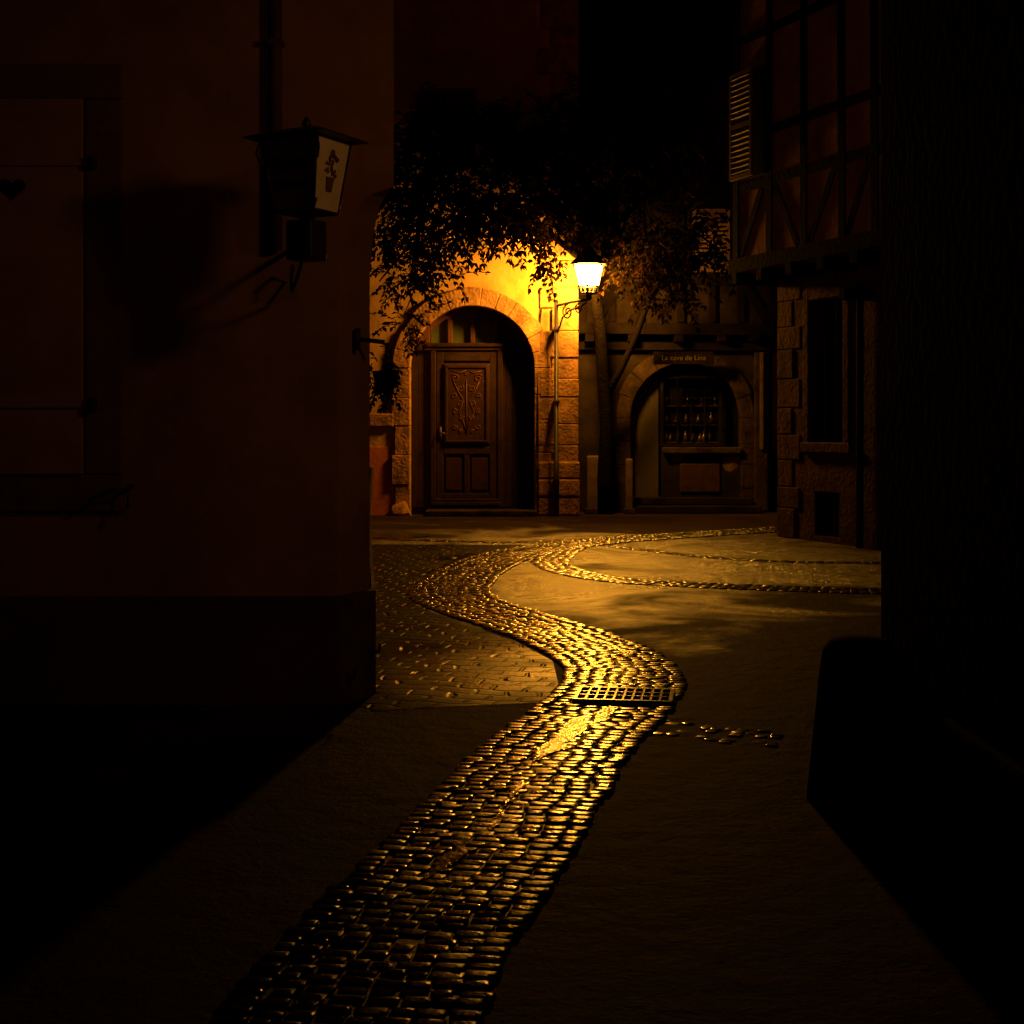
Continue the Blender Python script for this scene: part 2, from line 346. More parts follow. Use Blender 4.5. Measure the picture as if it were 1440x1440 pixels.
e=empty('drain_grate',(0.62,7.83,-0.014),-0.15)
bl=[(-0.27,0.27,-0.19,-0.165,0.02,0.045),(-0.27,0.27,0.165,0.19,0.02,0.045),(-0.27,-0.245,-0.163,0.163,0.02,0.045),(0.245,0.27,-0.163,0.163,0.02,0.045)]
for i in range(9):
    x=-0.2+i*0.05; bl.append((x-0.008,x+0.008,-0.163,0.163,0.032,0.044))
bl+= [(-0.243,0.243,-0.06,-0.045,0.034,0.0455),(-0.243,0.243,0.045,0.06,0.034,0.0455)]
boxes('grate_bars',bl,'grate',e,0.003)
boxes('pit',[(-0.26,0.26,-0.18,0.18,0.016,0.033)],'void',e,0)
e=empty('manhole_cover',(-1.62,19.5,0.0))
def disc(name,r0,r1,z,material,parent,n=40):
    V=[];F=[]
    for i in range(n):
        a=2*math.pi*i/n
        V+=[(r0*math.cos(a),r0*math.sin(a),z),(r1*math.cos(a),r1*math.sin(a),z)]
    for i in range(n): F.append((2*i,2*i+1,2*((i+1)%n)+1,2*((i+1)%n)))
    return obj(name,V,F,material,parent)
disc('rim',0.44,0.5,0.014,'grate',e); disc('plate',0.0,0.43,0.010,'grate',e)
for k in range(1,6): disc('ring_%d'%k,0.07*k,0.07*k+0.03,0.014,'grate',e)

# ------------------------------------------------------------------ left building (ochre corner house)
A=empty('ochre_corner_house')
def loft(name,levels,off,material,x0=-9.0,back=13.0,cap=False):
    V=[];F=[]
    for z,t in levels:
        a=(-0.643-0.30*t+off*0.7,7.7-off); b=(-0.643-0.157*t+off,7.7+0.30*t-off*0.4)
        if t<0.02: b=(a[0]+0.002,a[1]+0.002); 
        V+=[(x0,7.7-off,z),(a[0],a[1],z),(b[0],b[1],z),(-3.415+off,back,z),(x0,back,z)]
    for i in range(len(levels)-1):
        for j in range(5):
            F.append((i*5+j,i*5+(j+1)%5,i*5+5+(j+1)%5,i*5+5+j))
    if cap: F.append(tuple((len(levels)-1)*5+j for j in range(5)))
    return obj(name,V,F,material,A)
lv=[(0.5,1),(2.30,1)]
for k in range(1,13):
    s=k/12; lv.append((2.30+0.50*s, 1-(1-math.sqrt(max(0,1-s*s))) if s<1 else 0.0))
lv+=[(6.2,0)]
loft('walls',lv,0.0,'plasterA')
loft('plinth',[(0,1),(0.55,1),(0.585,1)],0.035,'plinthA',cap=True)
gable('roof',-9,-0.64,7.7,13,6.2,2.5,A)
boxes('window_surround',[(-4.12,-2.10,7.668,7.70,3.27,3.46),(-4.12,-2.10,7.668,7.70,1.04,1.24),(-2.305,-2.10,7.668,7.70,1.242,3.268),(-4.12,-3.93,7.668,7.70,1.242,3.268)],'surround',A,0.012)
boxes('shutter_boards',[(-3.925,-3.121,7.645,7.69,1.245,3.265),(-3.116,-2.313,7.645,7.69,1.245,3.265)],'shutterA',A,0.004)
boxes('shutter_straps',[(-3.0,-2.24,7.630,7.6435,1.60,1.645),(-3.0,-2.24,7.630,7.6435,2.90,2.935)],'shutterA',A,0.004)
boxes('shutter_hinges',[(-2.27,-2.235,7.60,7.6645,1.585,1.66),(-2.27,-2.235,7.60,7.6645,2.885,2.95)],'iron',A,0.004)
hp=[];
for i in range(30):
    t=2*math.pi*i/30
    hp.append((-2.69+0.0048*16*math.sin(t)**3,7.6425,2.78+0.0042*(13*math.cos(t)-5*math.cos(2*t)-2*math.cos(3*t)-math.cos(4*t))))
obj('heart_dark_plate',hp,[tuple(range(30))],'void',A)  # flat dark plate stands in for the shade inside a heart opening
tubes('shutter_stay',[([(-2.05,7.69,1.18),(-2.05,7.60,1.18),(-2.05,7.58,1.07)],0.010),([(-2.05,7.60,1.17),(-2.15,7.59,1.16),(-2.27,7.6,1.10)],0.008)],'iron',A)
tube('downpipe',[(-1.27,7.655,6.1),(-1.27,7.655,2.45)],0.033,'plinthA',A,12)
boxes('pipe_clips',[(-1.31,-1.23,7.615,7.70,z,z+0.03) for z in (3.55,4.6)],'plinthA',A)
tubes('corner_hook',[([(-0.87,7.86,1.98),(-0.83,7.83,1.98),(-0.70,7.80,1.965)],0.012),([(-0.85,7.82,1.92),(-0.85,7.82,2.04)],0.018)],'iron',A)
tubes('low_hooks',[([(-0.9,7.72,0.14),(-0.86,7.70,0.14),(-0.84,7.69,0.21)],0.012),([(-0.82,7.93,0.25),(-0.74,7.9,0.25),(-0.73,7.9,0.30)],0.010)],'iron',A)

# hanging lantern sign
Ls=empty('tavern_lantern_sign',(-1.015,7.02,2.74),math.radians(-27))
def frustum(w1,d1,z1,w2,d2,z2):
    return [(-w1,-d1,z1),(w1,-d1,z1),(w1,d1,z1),(-w1,d1,z1),(-w2,-d2,z2),(w2,-d2,z2),(w2,d2,z2),(-w2,d2,z2)]
fv=frustum(0.115,0.105,-0.185,0.165,0.145,0.175)
obj('front_panel',[fv[0],fv[1],fv[5],fv[4]],[(0,1,2,3)],'signdark',Ls)
obj('side_panel_right',[fv[1],fv[2],fv[6],fv[5]],[(0,1,2,3)],'signface',Ls)
obj('side_panel_left',[fv[3],fv[0],fv[4],fv[7]],[(0,1,2,3)],'signface',Ls)
obj('back_panel',[fv[2],fv[3],fv[7],fv[6]],[(0,1,2,3)],'signdark',Ls)
obj('bottom_panel',fv[:4],[(3,2,1,0)],'signdark',Ls)
ed=[(0,1),(1,2),(2,3),(3,0),(4,5),(5,6),(6,7),(7,4),(0,4),(1,5),(2,6),(3,7)]
tubes('frame',[([fv[a],fv[b]],0.008) for a,b in ed],'iron',Ls)
rv=[(-0.235,-0.20,0.17),(0.235,-0.20,0.17),(0.235,0.20,0.17),(-0.235,0.20,0.17),(-0.235,-0.20,0.178),(0.235,-0.20,0.178),(0.235,0.20,0.178),(-0.235,0.20,0.178),(-0.07,-0.03,0.235),(0.07,-0.03,0.235),(0.07,0.03,0.235),(-0.07,0.03,0.235)]
obj('roof_cap',rv,[(3,2,1,0),(0,1,5,4),(1,2,6,5),(2,3,7,6),(3,0,4,7),(4,5,9,8),(5,6,10,9),(6,7,11,10),(7,4,8,11),(8,9,10,11)],'iron',Ls)
tube('finial',[(0,0,0.23),(0,0,0.252),(0,0,0.275),(0,0,0.29)],[0.012,0.024,0.016,0.004],'iron',Ls)
tubes('corner_curls',[([fv[5],(0.185,-0.16,0.10),(0.17,-0.15,0.05)],0.006),([fv[4],(-0.185,-0.16,0.10),(-0.17,-0.15,0.05)],0.006),([fv[1],(0.135,-0.12,-0.16),(0.15,-0.13,-0.14)],0.006)],'iron',Ls)
tilt=math.atan2(0.04,0.36)
text('lettering','Winstub',0.085,(0,-0.134,0.045),(math.pi/2+tilt,0,0),'letterdark',Ls,0.002)
text('lettering_lower','Brenner',0.07,(0.01,-0.123,-0.05),(math.pi/2+tilt,0,0),'letterdark',Ls,0.002)
V=[];F=[]
def dd(cy,cz,r,n=9):
    k=len(V)
    for i in range(n):
        a=2*math.pi*i/n; z=cz+r*math.sin(a); V.append((0.1425+(z-(-0.005))/0.36*0.05+0.003,cy+r*math.cos(a),z))
    F.append(tuple(range(k,k+n)))
for _ in range(26): dd(R(-0.05,0.05),R(-0.01,0.085),R(0.007,0.012))
dd(0.0,0.095,0.02)
k=len(V)
for y,z in ((-0.022,-0.09),(0.022,-0.09),(0.035,-0.02),(-0.035,-0.02)): V.append((0.1425+(z+0.005)/0.36*0.05+0.003,y,z))
F.append((k,k+1,k+2,k+3))
obj('emblem',V,F,'surround',Ls)
boxes('lamp_socket',[(-0.075,0.075,-0.07,0.07,-0.42,-0.225),(-0.03,0.03,-0.03,0.03,-0.224,-0.186)],'iron',Ls,0.008)
Lb=Matrix.Rotation(math.radians(27),4,'Z')
def wl(p):
    return tuple(Lb@(Vector(p)-Vector((-1.015,7.02,2.74))))
tubes('wall_bracket',[([wl((-1.03,7.06,2.38)),wl((-1.12,7.35,2.42)),wl((-1.19,7.69,2.46))],0.014),
  ([wl((-1.05,7.15,2.36)),wl((-1.1,7.3,2.27)),wl((-1.17,7.55,2.22)),wl((-1.19,7.66,2.30)),wl((-1.17,7.58,2.36)),wl((-1.15,7.48,2.33)),wl((-1.16,7.50,2.28))],0.009)],'iron',Ls)

# ------------------------------------------------------------------ building B (arched door)
B=empty('arched_door_house',(0,24,0))
cx,ri,sp=-0.67,1.05,2.49
archwall('front_wall',-6.5,1.10,9.5,0.0,cx,ri+0.02,sp,0.5,'plasterB',B)
obj('side_walls',[(1.10,0,0),(1.10,7,0),(1.10,7,9.5),(1.10,0,9.5),(-6.5,0,0),(-6.5,7,0),(-6.5,7,9.5),(-6.5,0,9.5)],[(0,1,2,3),(5,4,7,6),(1,5,6,2)],'plasterB',B)
gable('roof',-6.5,1.1,0,7,9.5,3,B)
archblocks('door_arch_stones',cx,ri,ri+0.29,sp,-0.05,0.30,'sandstone',B,nv=13,jamb=5,bevel=0.012,jit=0.008,g=0.003)
boxes('red_base_band',[(-6.5,cx-ri-0.30,-0.012,0.05,0.0,1.16)],'redband',B,0.004)
boxes('base_blocks',[(-2.50,-1.99,-0.06,0.05,1.5,1.72)],'sandstone',B,0.02)
def rock(name,c,s,material,parent,seed=0,rough=0.10):
    bm=bmesh.new(); bmesh.ops.create_icosphere(bm,subdivisions=3,radius=1)
    rr=random.Random(seed)
    dirs=[(Vector((rr.uniform(-1,1),rr.uniform(-1,1),rr.uniform(-1,1))).normalized(),rr.uniform(0.6,0.92)) for _ in range(14)]
    for v in bm.verts:
        for d_,k in dirs:
            o_=v.co.dot(d_)
            if o_>k: v.co-=d_*(o_-k)
        v.co=Vector((v.co.x*s[0],v.co.y*s[1],v.co.z*s[2]))+Vector(c)
    me=bpy.data.meshes.new(name); bm.to_mesh(me); bm.free(); ob=bpy.data.objects.new(name,me); S.collection.objects.link(ob); me.materials.append(M[material]); ob.parent=parent
    return ob
rock('jamb_foot_stone',(-1.85,-0.06,0.05),(0.2,0.14,0.20),'sandstone',B,3)
V=[];F=[];z=0.0;i=0
while z<9.4:
    h=R(0.30,0.48); w=(0.66 if i%2 else 0.42)+R(-0.05,0.05)
    boxvf((1.115-w,1.115+R(0,0.01),-0.03-R(0,0.03),0.25+(0.2 if i%2==0 else 0),z+0.005,z+h-0.005),V,F); z+=h;i+=1
obj('corner_quoins',V,F,'sandstone',B,bevel=0.015)
V=[];F=[];z=0.0
for i in range(3):
    h=R(0.26,0.36); boxvf((0.44,1.14,-0.09-R(0,0.03),0.0,z+0.005,z+h-0.005),V,F); z+=h
obj('rough_base_courses',V,F,'sandstone',B,bevel=0.03)
D=0.32
boxes('door_backing',[(cx-ri-0.01,cx+ri+0.01,D+0.06,D+0.10,0.0,3.56)],'oak',B,0)
vb=[];x=cx-ri+0.005
while x<cx+ri-0.01:
    w=0.115
    if not (-1.36<x+w/2<-0.19):
        top=sp+math.sqrt(max(0.0,ri**2-(x+w/2-cx)**2))-0.02
        vb.append((x,x+w-0.006,D,D+0.055,0.12,max(sp*0.9,top)))
    x+=w
boxes('fixed_side_boards',vb,'oak',B,0.005)
boxes('door_posts',[(-1.39,-1.30,D-0.06,D+0.05,0.12,2.83),(-0.25,-0.16,D-0.06,D+0.05,0.12,2.83)],'oak',B,0.012)
boxes('transom_beam',[(-1.62,0.28,D-0.07,D+0.05,2.80,2.93),(-1.45,-0.10,D-0.10,D-0.072,2.86,2.92)],'oak',B,0.012)
boxes('door_leaf',[(-1.298,-0.252,D-0.01,D+0.04,0.14,2.795)],'oak2',B,0.004)
boxes('door_stiles',[(-1.295,-1.17,D-0.04,D-0.012,0.15,2.79),(-0.38,-0.255,D-0.04,D-0.012,0.15,2.79),(-1.168,-0.382,D-0.04,D-0.012,2.62,2.79),(-1.168,-0.382,D-0.045,D-0.012,1.03,1.16),(-1.168,-0.382,D-0.05,D-0.012,0.15,0.36),(-0.82,-0.73,D-0.04,D-0.012,0.362,1.028)],'oak',B,0.01)
boxes('upper_panel',[(-1.17,-0.38,D-0.065,D-0.013,1.20,2.58)],'oak2',B,0.02)
boxes('upper_panel_moulding',[(-1.14,-0.41,D-0.085,D-0.067,2.50,2.55),(-1.14,-0.41,D-0.085,D-0.067,1.23,1.27),(-1.14,-1.10,D-0.085,D-0.067,1.272,2.498),(-0.45,-0.41,D-0.085,D-0.067,1.272,2.498)],'oak',B,0.008)
boxes('lower_panels',[(-1.13,-0.86,D-0.03,D-0.013,0.42,0.97),(-0.69,-0.42,D-0.03,D-0.013,0.42,0.97)],'oak2',B,0.012)
boxes('kick_mouldings',[(-1.36,-0.20,D-0.11,D-0.062,0.16,0.22),(-1.33,-0.23,D-0.09,D-0.052,0.23,0.27)],'oak',B,0.01)
pc=-0.775
orn=[]
yy=D-0.068
for s in (-1,1):
    for (ox,oz,r_,tn,a_) in ((0.20,2.33,0.075,1.4,0.5),(0.10,2.16,0.06,1.3,2.2),(0.20,2.03,0.05,1.3,-1.0),(0.10,1.90,0.055,1.3,-1.2),(0.20,1.76,0.05,1.2,1.0),(0.09,1.66,0.045,1.3,2.6),(0.20,1.50,0.05,1.3,3.0),(0.10,1.42,0.04,1.3,0.2)):
        orn.append((spiral(pc+s*ox,yy,oz,r_,tn,s,a_,16),0.009))
    orn+= [([(pc,yy,1.42),(pc+s*0.06,yy,1.6),(pc+s*0.13,yy,1.75),(pc+s*0.05,yy,1.95),(pc+s*0.14,yy,2.1),(pc+s*0.22,yy,2.27)],0.008),([(pc+s*0.26,yy,2.45),(pc+s*0.12,yy,2.42),(pc,yy,2.46)],0.008)]
orn+=[([(pc,yy,1.36),(pc,yy,2.30)],0.008),(spiral(pc,yy,2.40,0.035,1,1,0),0.009)]
tubes('door_ornament',orn,'carve',B,5)
tubes('door_handle',[([(-1.22,D-0.05,1.40),(-1.22,D-0.13,1.40),(-1.14,D-0.14,1.38)],0.016),([(-1.22,D-0.045,1.28),(-1.22,D-0.045,1.5)],0.025)],'carve',B)
mull=[]
for i,xm in enumerate((-1.44,-1.06,-0.67,-0.28,0.10)):
    top=sp+math.sqrt(ri**2-(xm-cx)**2)-0.02
    mull.append((xm-0.04,xm+0.04,D-0.03,D+0.045,2.932,top))
boxes('fanlight_mullions',mull,'carve',B,0.008)
n=24; V=[];F=[]
for i in range(n+1):
    a=0.42+(math.pi-0.84)*i/n; x=cx-ri*math.cos(a); z=sp+ri*math.sin(a)
    V+=[(cx-(ri-0.09)*math.cos(a),D-0.045,sp+(ri-0.09)*math.sin(a)),(x,D-0.045,z),(x,D+0.04,z),(cx-(ri-0.09)*math.cos(a),D+0.04,sp+(ri-0.09)*math.sin(a))]
for i in range(n):
    for j in range(4): F.append((i*4+j,i*4+(j+1)%4,i*4+4+(j+1)%4,i*4+4+j))
obj('fanlight_arch_frame',V,F,'carve',B)
boxes('fanlight_glass',[(-1.6,0.26,D+0.046,D+0.055,2.932,3.53)],'glass',B,0)
boxes('threshold_step',[(-1.45,0.42,-0.30,0.32,0.0,0.10)],'stoneC',B,0.02)
def louver(name,x0,x1,z0,z1,y,parent,material,slat=0.055,th=0.014):
    V=[];F=[]
    for b in ((x0,x0+0.05,y-0.04,y,z0,z1),(x1-0.05,x1,y-0.04,y,z0,z1),(x0+0.05,x1-0.05,y-0.04,y,z0,z0+0.06),(x0+0.05,x1-0.05,y-0.04,y,z1-0.06,z1),(x0+0.05,x1-0.05,y-0.04,y,(z0+z1)/2-0.03,(z0+z1)/2+0.03)): boxvf(b,V,F)
    z=z0+0.08
    while z<z1-0.08:
        if abs(z-(z0+z1)/2)>0.05:
            mt=Matrix.Translation((0,y-0.02,z))@Matrix.Rotation(math.radians(-40),4,'X')
            boxvf((x0+0.05,x1-0.05,-0.022,0.022,-th/2,th/2),V,F,mt)
        z+=slat
    return obj(name,V,F,material,parent)
boxes('upper_window_void',[(-1.55,-0.6,-0.004,0.02,6.1,7.2)],'void',B,0)
louver('upper_shutter_left',-1.55,-1.08,6.1,7.2,-0.006,B,'shutterD'); louver('upper_shutter_right',-1.07,-0.6,6.1,7.2,-0.006,B,'shutterD')
tube('cable',[(0.43,-0.12,0.1),(0.44,-0.06,1.5),(0.42,-0.03,2.7),(0.5,-0.03,3.5)],0.012,'iron',B,6)

# ------------------------------------------------------------------ street lamp on bracket
P=empty('wall_street_lamp',(0.74,23.78,0))
tube('downpipe_mast',[(0,0,0.0),(0,0,0.9),(0,0,0.91),(0,0,3.62)],[0.05,0.05,0.038,0.036],'iron',P,12)
boxes('mast_clamps',[(-0.055,0.055,-0.05,0.17,z,z+0.04) for z in (0.6,1.9,3.1)],'iron',P,0.005)
LX,LY,LZ=0.51,-0.56,3.62
def lp(s,dz): return (LX*s,LY*s,dz)
arm=[lp(0,3.52),lp(0.5,3.56),lp(1.0,3.58)]
sc=[]
for c_,r_,f_ in ((0.36,0.13,1),(0.70,0.085,1)):
    pts=spiral(0,0,0,r_,1.6,f_,math.pi/2)
    sc.append(([ (LX*(c_)+q[0]*0.67,LY*(c_)-q[0]*0.74,3.53-r_+q[2]) for q in pts],0.015))
sc.append(([lp(0,3.05),lp(0.12,3.18),lp(0.2,3.32),lp(0.4,3.42),lp(0.75,3.47),lp(0.95,3.54)],0.016))
tubes('bracket_arm',[(arm,0.022)]+sc,'iron',P)
def ring(n,r,z,a0=0.0): return [(LX+r*math.cos(a0+2*math.pi*i/n),LY+r*math.sin(a0+2*math.pi*i/n),z) for i in range(n)]
n=6;a0=0.35
b=ring(n,0.14,3.68,a0);t=ring(n,0.26,4.14,a0)
bi=ring(n,0.168,3.80,a0);ti=ring(n,0.253,4.135,a0)
obj('lantern_glass',bi+ti,[(i,(i+1)%n,n+(i+1)%n,n+i) for i in range(n)],'lampglass',P)
fr=[([b[i],t[i]],0.014) for i in range(n)]+[([b[i],b[(i+1)%n]],0.014) for i in range(n)]+[([t[i],t[(i+1)%n]],0.014) for i in range(n)]
m1=ring(n,0.174,3.79,a0); fr+=[([m1[i],m1[(i+1)%n]],0.014) for i in range(n)]
for i in range(n):
    q0=Vector(b[i]).lerp(Vector(b[(i+1)%n]),0.5);q1=Vector(m1[i]).lerp(Vector(m1[(i+1)%n]),0.5)
    fr.append(([q0,q1],0.010))
tubes('lantern_frame',fr,'iron',P)
tube('lantern_base',[(LX,LY,3.56),(LX,LY,3.60),(LX,LY,3.65),(LX,LY,3.68)],[0.02,0.06,0.05,0.145],'iron',P,12)
c0=ring(n,0.33,4.14,a0);c1=ring(n,0.31,4.17,a0);c2=ring(n,0.16,4.30,a0);c3=ring(n,0.14,4.35,a0);c4=ring(n,0.02,4.46,a0)
cv=c0+c1+c2+c3+c4
obj('lantern_hood',cv,[tuple(range(n))[::-1]]+[(k*n+i,k*n+(i+1)%n,(k+1)*n+(i+1)%n,(k+1)*n+i) for k in range(4) for i in range(n)],'iron',P)
tube('hood_finial',[(LX,LY,4.44),(LX,LY,4.49),(LX,LY,4.54)],[0.015,0.035,0.005],'iron',P)

# ------------------------------------------------------------------ building C (wine cellar shop)
C=empty('half_timbered_wine_shop',(0,25,0))
ccx=3.05;cri=0.98;csp=1.65
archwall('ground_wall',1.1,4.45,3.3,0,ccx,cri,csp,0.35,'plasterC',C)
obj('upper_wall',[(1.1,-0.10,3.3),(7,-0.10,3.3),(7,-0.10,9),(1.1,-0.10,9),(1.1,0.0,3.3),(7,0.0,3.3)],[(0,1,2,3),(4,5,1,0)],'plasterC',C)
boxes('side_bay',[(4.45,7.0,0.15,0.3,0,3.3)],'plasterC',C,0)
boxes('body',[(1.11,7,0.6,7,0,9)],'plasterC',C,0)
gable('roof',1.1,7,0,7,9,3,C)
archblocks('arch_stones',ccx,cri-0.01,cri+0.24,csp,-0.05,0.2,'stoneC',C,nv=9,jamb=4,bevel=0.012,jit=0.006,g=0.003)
V=[];F=[]
beam((1.1,3.22),(4.55,3.18),0.20,0.22,V,F,-0.102)
beam((1.1,2.92),(4.55,2.90),0.14,0.12,V,F,-0.004)
for x in (1.35,2.1,2.9,3.65,4.2): beam((x,2.98),(x,3.13),0.16,0.30,V,F,-0.006)
beam((4.45,3.35),(3.9,4.25),0.14,0.06,V,F,-0.102)
beam((1.5,3.35),(2.1,4.4),0.13,0.06,V,F,-0.102)
for x in (1.25,1.75,2.25,2.95,3.5,4.0,4.55): beam((x,3.33),(x,6.0),0.13,0.05,V,F,-0.103)
for z in (4.05,5.5,6.1,7.6): beam((1.1,z),(5.5,z),0.15,0.045,V,F,-0.104)
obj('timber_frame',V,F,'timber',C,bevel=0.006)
boxes('shop_back',[(1.9,4.2,0.34,0.40,0,2.7)],'void',C,0)
boxes('shop_door',[(2.10,2.60,0.22,0.27,0.25,2.35)],'doorC',C,0.01)
boxes('shop_steps',[(2.02,4.3,-0.5,0.2,0,0.13),(2.05,4.2,-0.2,0.2,0.13,0.26)],'plasterC',C,0.02)
boxes('window_frame',[(2.62,2.68,0.16,0.22,1.15,2.55),(3.66,3.72,0.16,0.22,1.15,2.4),(2.68,3.66,0.16,0.22,1.15,1.2),(2.68,3.66,0.16,0.22,2.35,2.40)]+[(x,x+0.02,0.17,0.2,1.2,2.35) for x in (2.92,3.16,3.40)]+[(2.68,3.66,0.165,0.195,z,z+0.02) for z in (1.62,2.0)],'timber',C,0.003)
boxes('shelves',[(2.68,3.66,0.24,0.335,z,z+0.02) for z in (1.21,1.52,1.86)],'oak',C,0.002)
V=[];F=[]
for z in (1.23,1.54,1.88):
    x=2.74
    while x<3.62:
        if R(0,1)<0.7:
            h=R(0.13,0.24); r=R(0.022,0.042); tubevf([(x,0.27,z),(x,0.27,z+h*0.6),(x,0.27,z+h*0.72),(x,0.27,z+h)],[r,r,r*0.4,r*0.35],V,F,8)
        x+=R(0.07,0.15)
obj('bottles',V,F,'bottle',C,smooth=True)
boxes('window_sill',[(2.65,4.02,-0.12,0.18,1.03,1.14)],'stoneC',C,0.02)
boxes('below_window',[(2.64,4.05,0.0,0.2,0.26,1.03)],'plasterC',C,0)
boxes('cellar_hatch',[(2.95,3.65,-0.03,0.0,0.35,0.85)],'oak',C,0.01)
rock('pale_patch_left',(2.9,0.0,0.95),(0.12,0.02,0.08),'pale',C,31)
rock('pale_patch_right',(3.86,0.0,0.88),(0.18,0.02,0.18),'pale',C,32)
boxes('name_board',[(2.45,3.50,-0.36,-0.33,2.58,2.80)],'timber',C,0.008)
text('name_lettering','La cave de Lina',0.125,(2.975,-0.364,2.69),(math.pi/2,0,0),'letter',C)
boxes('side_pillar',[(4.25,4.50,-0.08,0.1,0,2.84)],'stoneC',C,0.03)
boxes('side_shutters',[(4.34,4.40,-0.12,-0.082,1.1,2.8),(4.6,4.72,0.10,0.149,1.1,2.8)],'pale',C,0.004)
louver('upper_shutter_left',3.15,3.47,4.2,5.3,-0.16,C,'shutterD',0.075,0.02); louver('upper_shutter_right',3.48,3.80,4.2,5.3,-0.16,C,'shutterD',0.075,0.02)
for xx,yy_,h,w in ((1.42,24.55,1.0,0.26),(2.02,24.5,0.95,0.12)):
    e=empty('stone_bollard',(xx,yy_,0))
    boxes('shaft',[(-w/2,w/2,-0.09,0.09,0,h)],'pale',e,0.03); boxes('foot',[(-w/2-0.04,w/2+0.04,-0.13,0.13,0,0.1)],'stoneC',e,0.02)

# ------------------------------------------------------------------ building D (half-timbered)
th=math.radians(-67.7)
Dh=empty('half_timbered_house',(3.64,19.4,0),th)
holewall('ground_storey',0.0,9,0,3.6,0.0,[(0.75,1.50,1.30,3.15),(0.85,1.40,0.08,0.66)],0.22,'stoneD',Dh)
obj('ground_end_wall',[(0,0,0),(0,5,0),(0,5,3.6),(0,0,3.6)],[(0,1,2,3)],'stoneD',Dh)
boxes('window_void',[(0.7,1.55,0.2,0.24,1.25,3.2),(0.8,1.45,0.2,0.24,0.0,0.7)],'void',Dh,0)
boxes('window_surround',[(0.62,0.745,-0.035,0.05,1.2,3.28),(1.505,1.63,-0.035,0.05,1.2,3.28),(0.747,1.503,-0.035,0.05,3.155,3.28),(0.58,1.67,-0.05,0.05,1.16,1.295)],'stoneD',Dh,0.015)
boxes('window_bars',[(0.98,1.0,0.06,0.08,1.3,3.15),(1.22,1.24,0.06,0.08,1.3,3.15)],'iron',Dh,0)
boxes('vent_bars',[(x,x+0.015,0.05,0.07,0.08,0.66) for x in (0.95,1.08,1.2,1.31)],'iron',Dh,0)
V=[];F=[];z=0;i=0
while z<3.5:
    h=R(0.28,0.42); w=(0.50 if i%2 else 0.36)+R(-0.04,0.04)
    boxvf((-0.02,w,-0.010-R(0,0.010),0.4,z+0.004,min(3.58,z+h-0.004)),V,F); z+=h;i+=1
obj('quoins',V,F,'stoneD',Dh,bevel=0.012)
yo=-0.45
obj('upper_wall',[(-0.4,yo,3.62),(9,yo,3.62),(9,yo,8.6),(-0.4,yo,8.6),(-0.4,5,3.62),(-0.4,5,8.6),(9,5,3.62),(9,5,8.6)],[(0,1,2,3),(4,0,3,5),(0,4,6,1),(3,2,7,5),(1,6,7,2)],'plasterD',Dh)
V=[];F=[]
y_=yo-0.001
beam((-0.45,3.70),(9,3.70),0.20,0.07,V,F,y_)
posts=(-0.35,0.48,1.28,2.1,2.75,3.6,4.5)
for x in posts: beam((x,3.80),(x+R(-0.03,0.03),8.5),0.14,0.025,V,F,y_)
for z in (4.75,5.42,6.75,7.9): beam((-0.4,z),(9,z),0.13,0.022,V,F,y_)
beam((-0.25,3.82),(0.3,4.68),0.12,0.019,V,F,y_); beam((0.6,4.68),(1.15,3.82),0.11,0.019,V,F,y_); beam((1.4,3.82),(1.95,4.68),0.11,0.019,V,F,y_)
beam((2.2,3.82),(2.65,4.7),0.11,0.019,V,F,y_)
obj('timber_frame',V,F,'timber',Dh,bevel=0.006)
boxes('joist_ends',[(x,x+0.14,-0.52,0.2,3.45,3.605) for x in (-0.38,0.25,0.95,1.65,2.35,3.05)],'timber',Dh,0.01)
louver('shutter',-0.34,0.22,4.86,6.3,yo-0.09,Dh,'shutterD',0.075,0.02)
boxes('shutter_window',[(-0.25,0.40,yo-0.042,yo-0.002,4.86,6.3)],'void',Dh,0)
boxes('brackets',[(1.98,2.10,-0.42,0.0,3.05,3.2)],'timber',Dh,0.01)
tube('downpipe',[(1.92,-0.07,0.0),(1.92,-0.07,3.3)],0.045,'timber',Dh,10)
obj('roof',[(-0.8,yo-0.4,8.6),(9.4,yo-0.4,8.6),(9.4,5.4,8.6),(-0.8,5.4,8.6),(-0.8,2.4,12),(9.4,2.4,12)],[(0,1,5,4),(2,3,4,5),(1,2,5),(3,0,4),(3,2,1,0)],'roof',Dh)

# ------------------------------------------------------------------ building E (near right, unlit)
E=empty('dark_alley_house')
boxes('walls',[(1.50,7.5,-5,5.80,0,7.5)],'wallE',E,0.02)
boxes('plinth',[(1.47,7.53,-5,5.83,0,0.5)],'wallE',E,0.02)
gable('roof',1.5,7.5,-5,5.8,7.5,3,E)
G=empty('guard_stone',(1.40,5.72,0))
V=[];F=[]
prof=[(0.0,0.215),(0.1,0.205),(0.3,0.185),(0.5,0.165),(0.6,0.15),(0.64,0.12),(0.655,0.06),(0.656,0.005)]
tubevf([(0,0,z) for z,_ in prof],[r for _,r in prof],V,F,16)
obj('stone',V,F,'wallE',G,smooth=True)

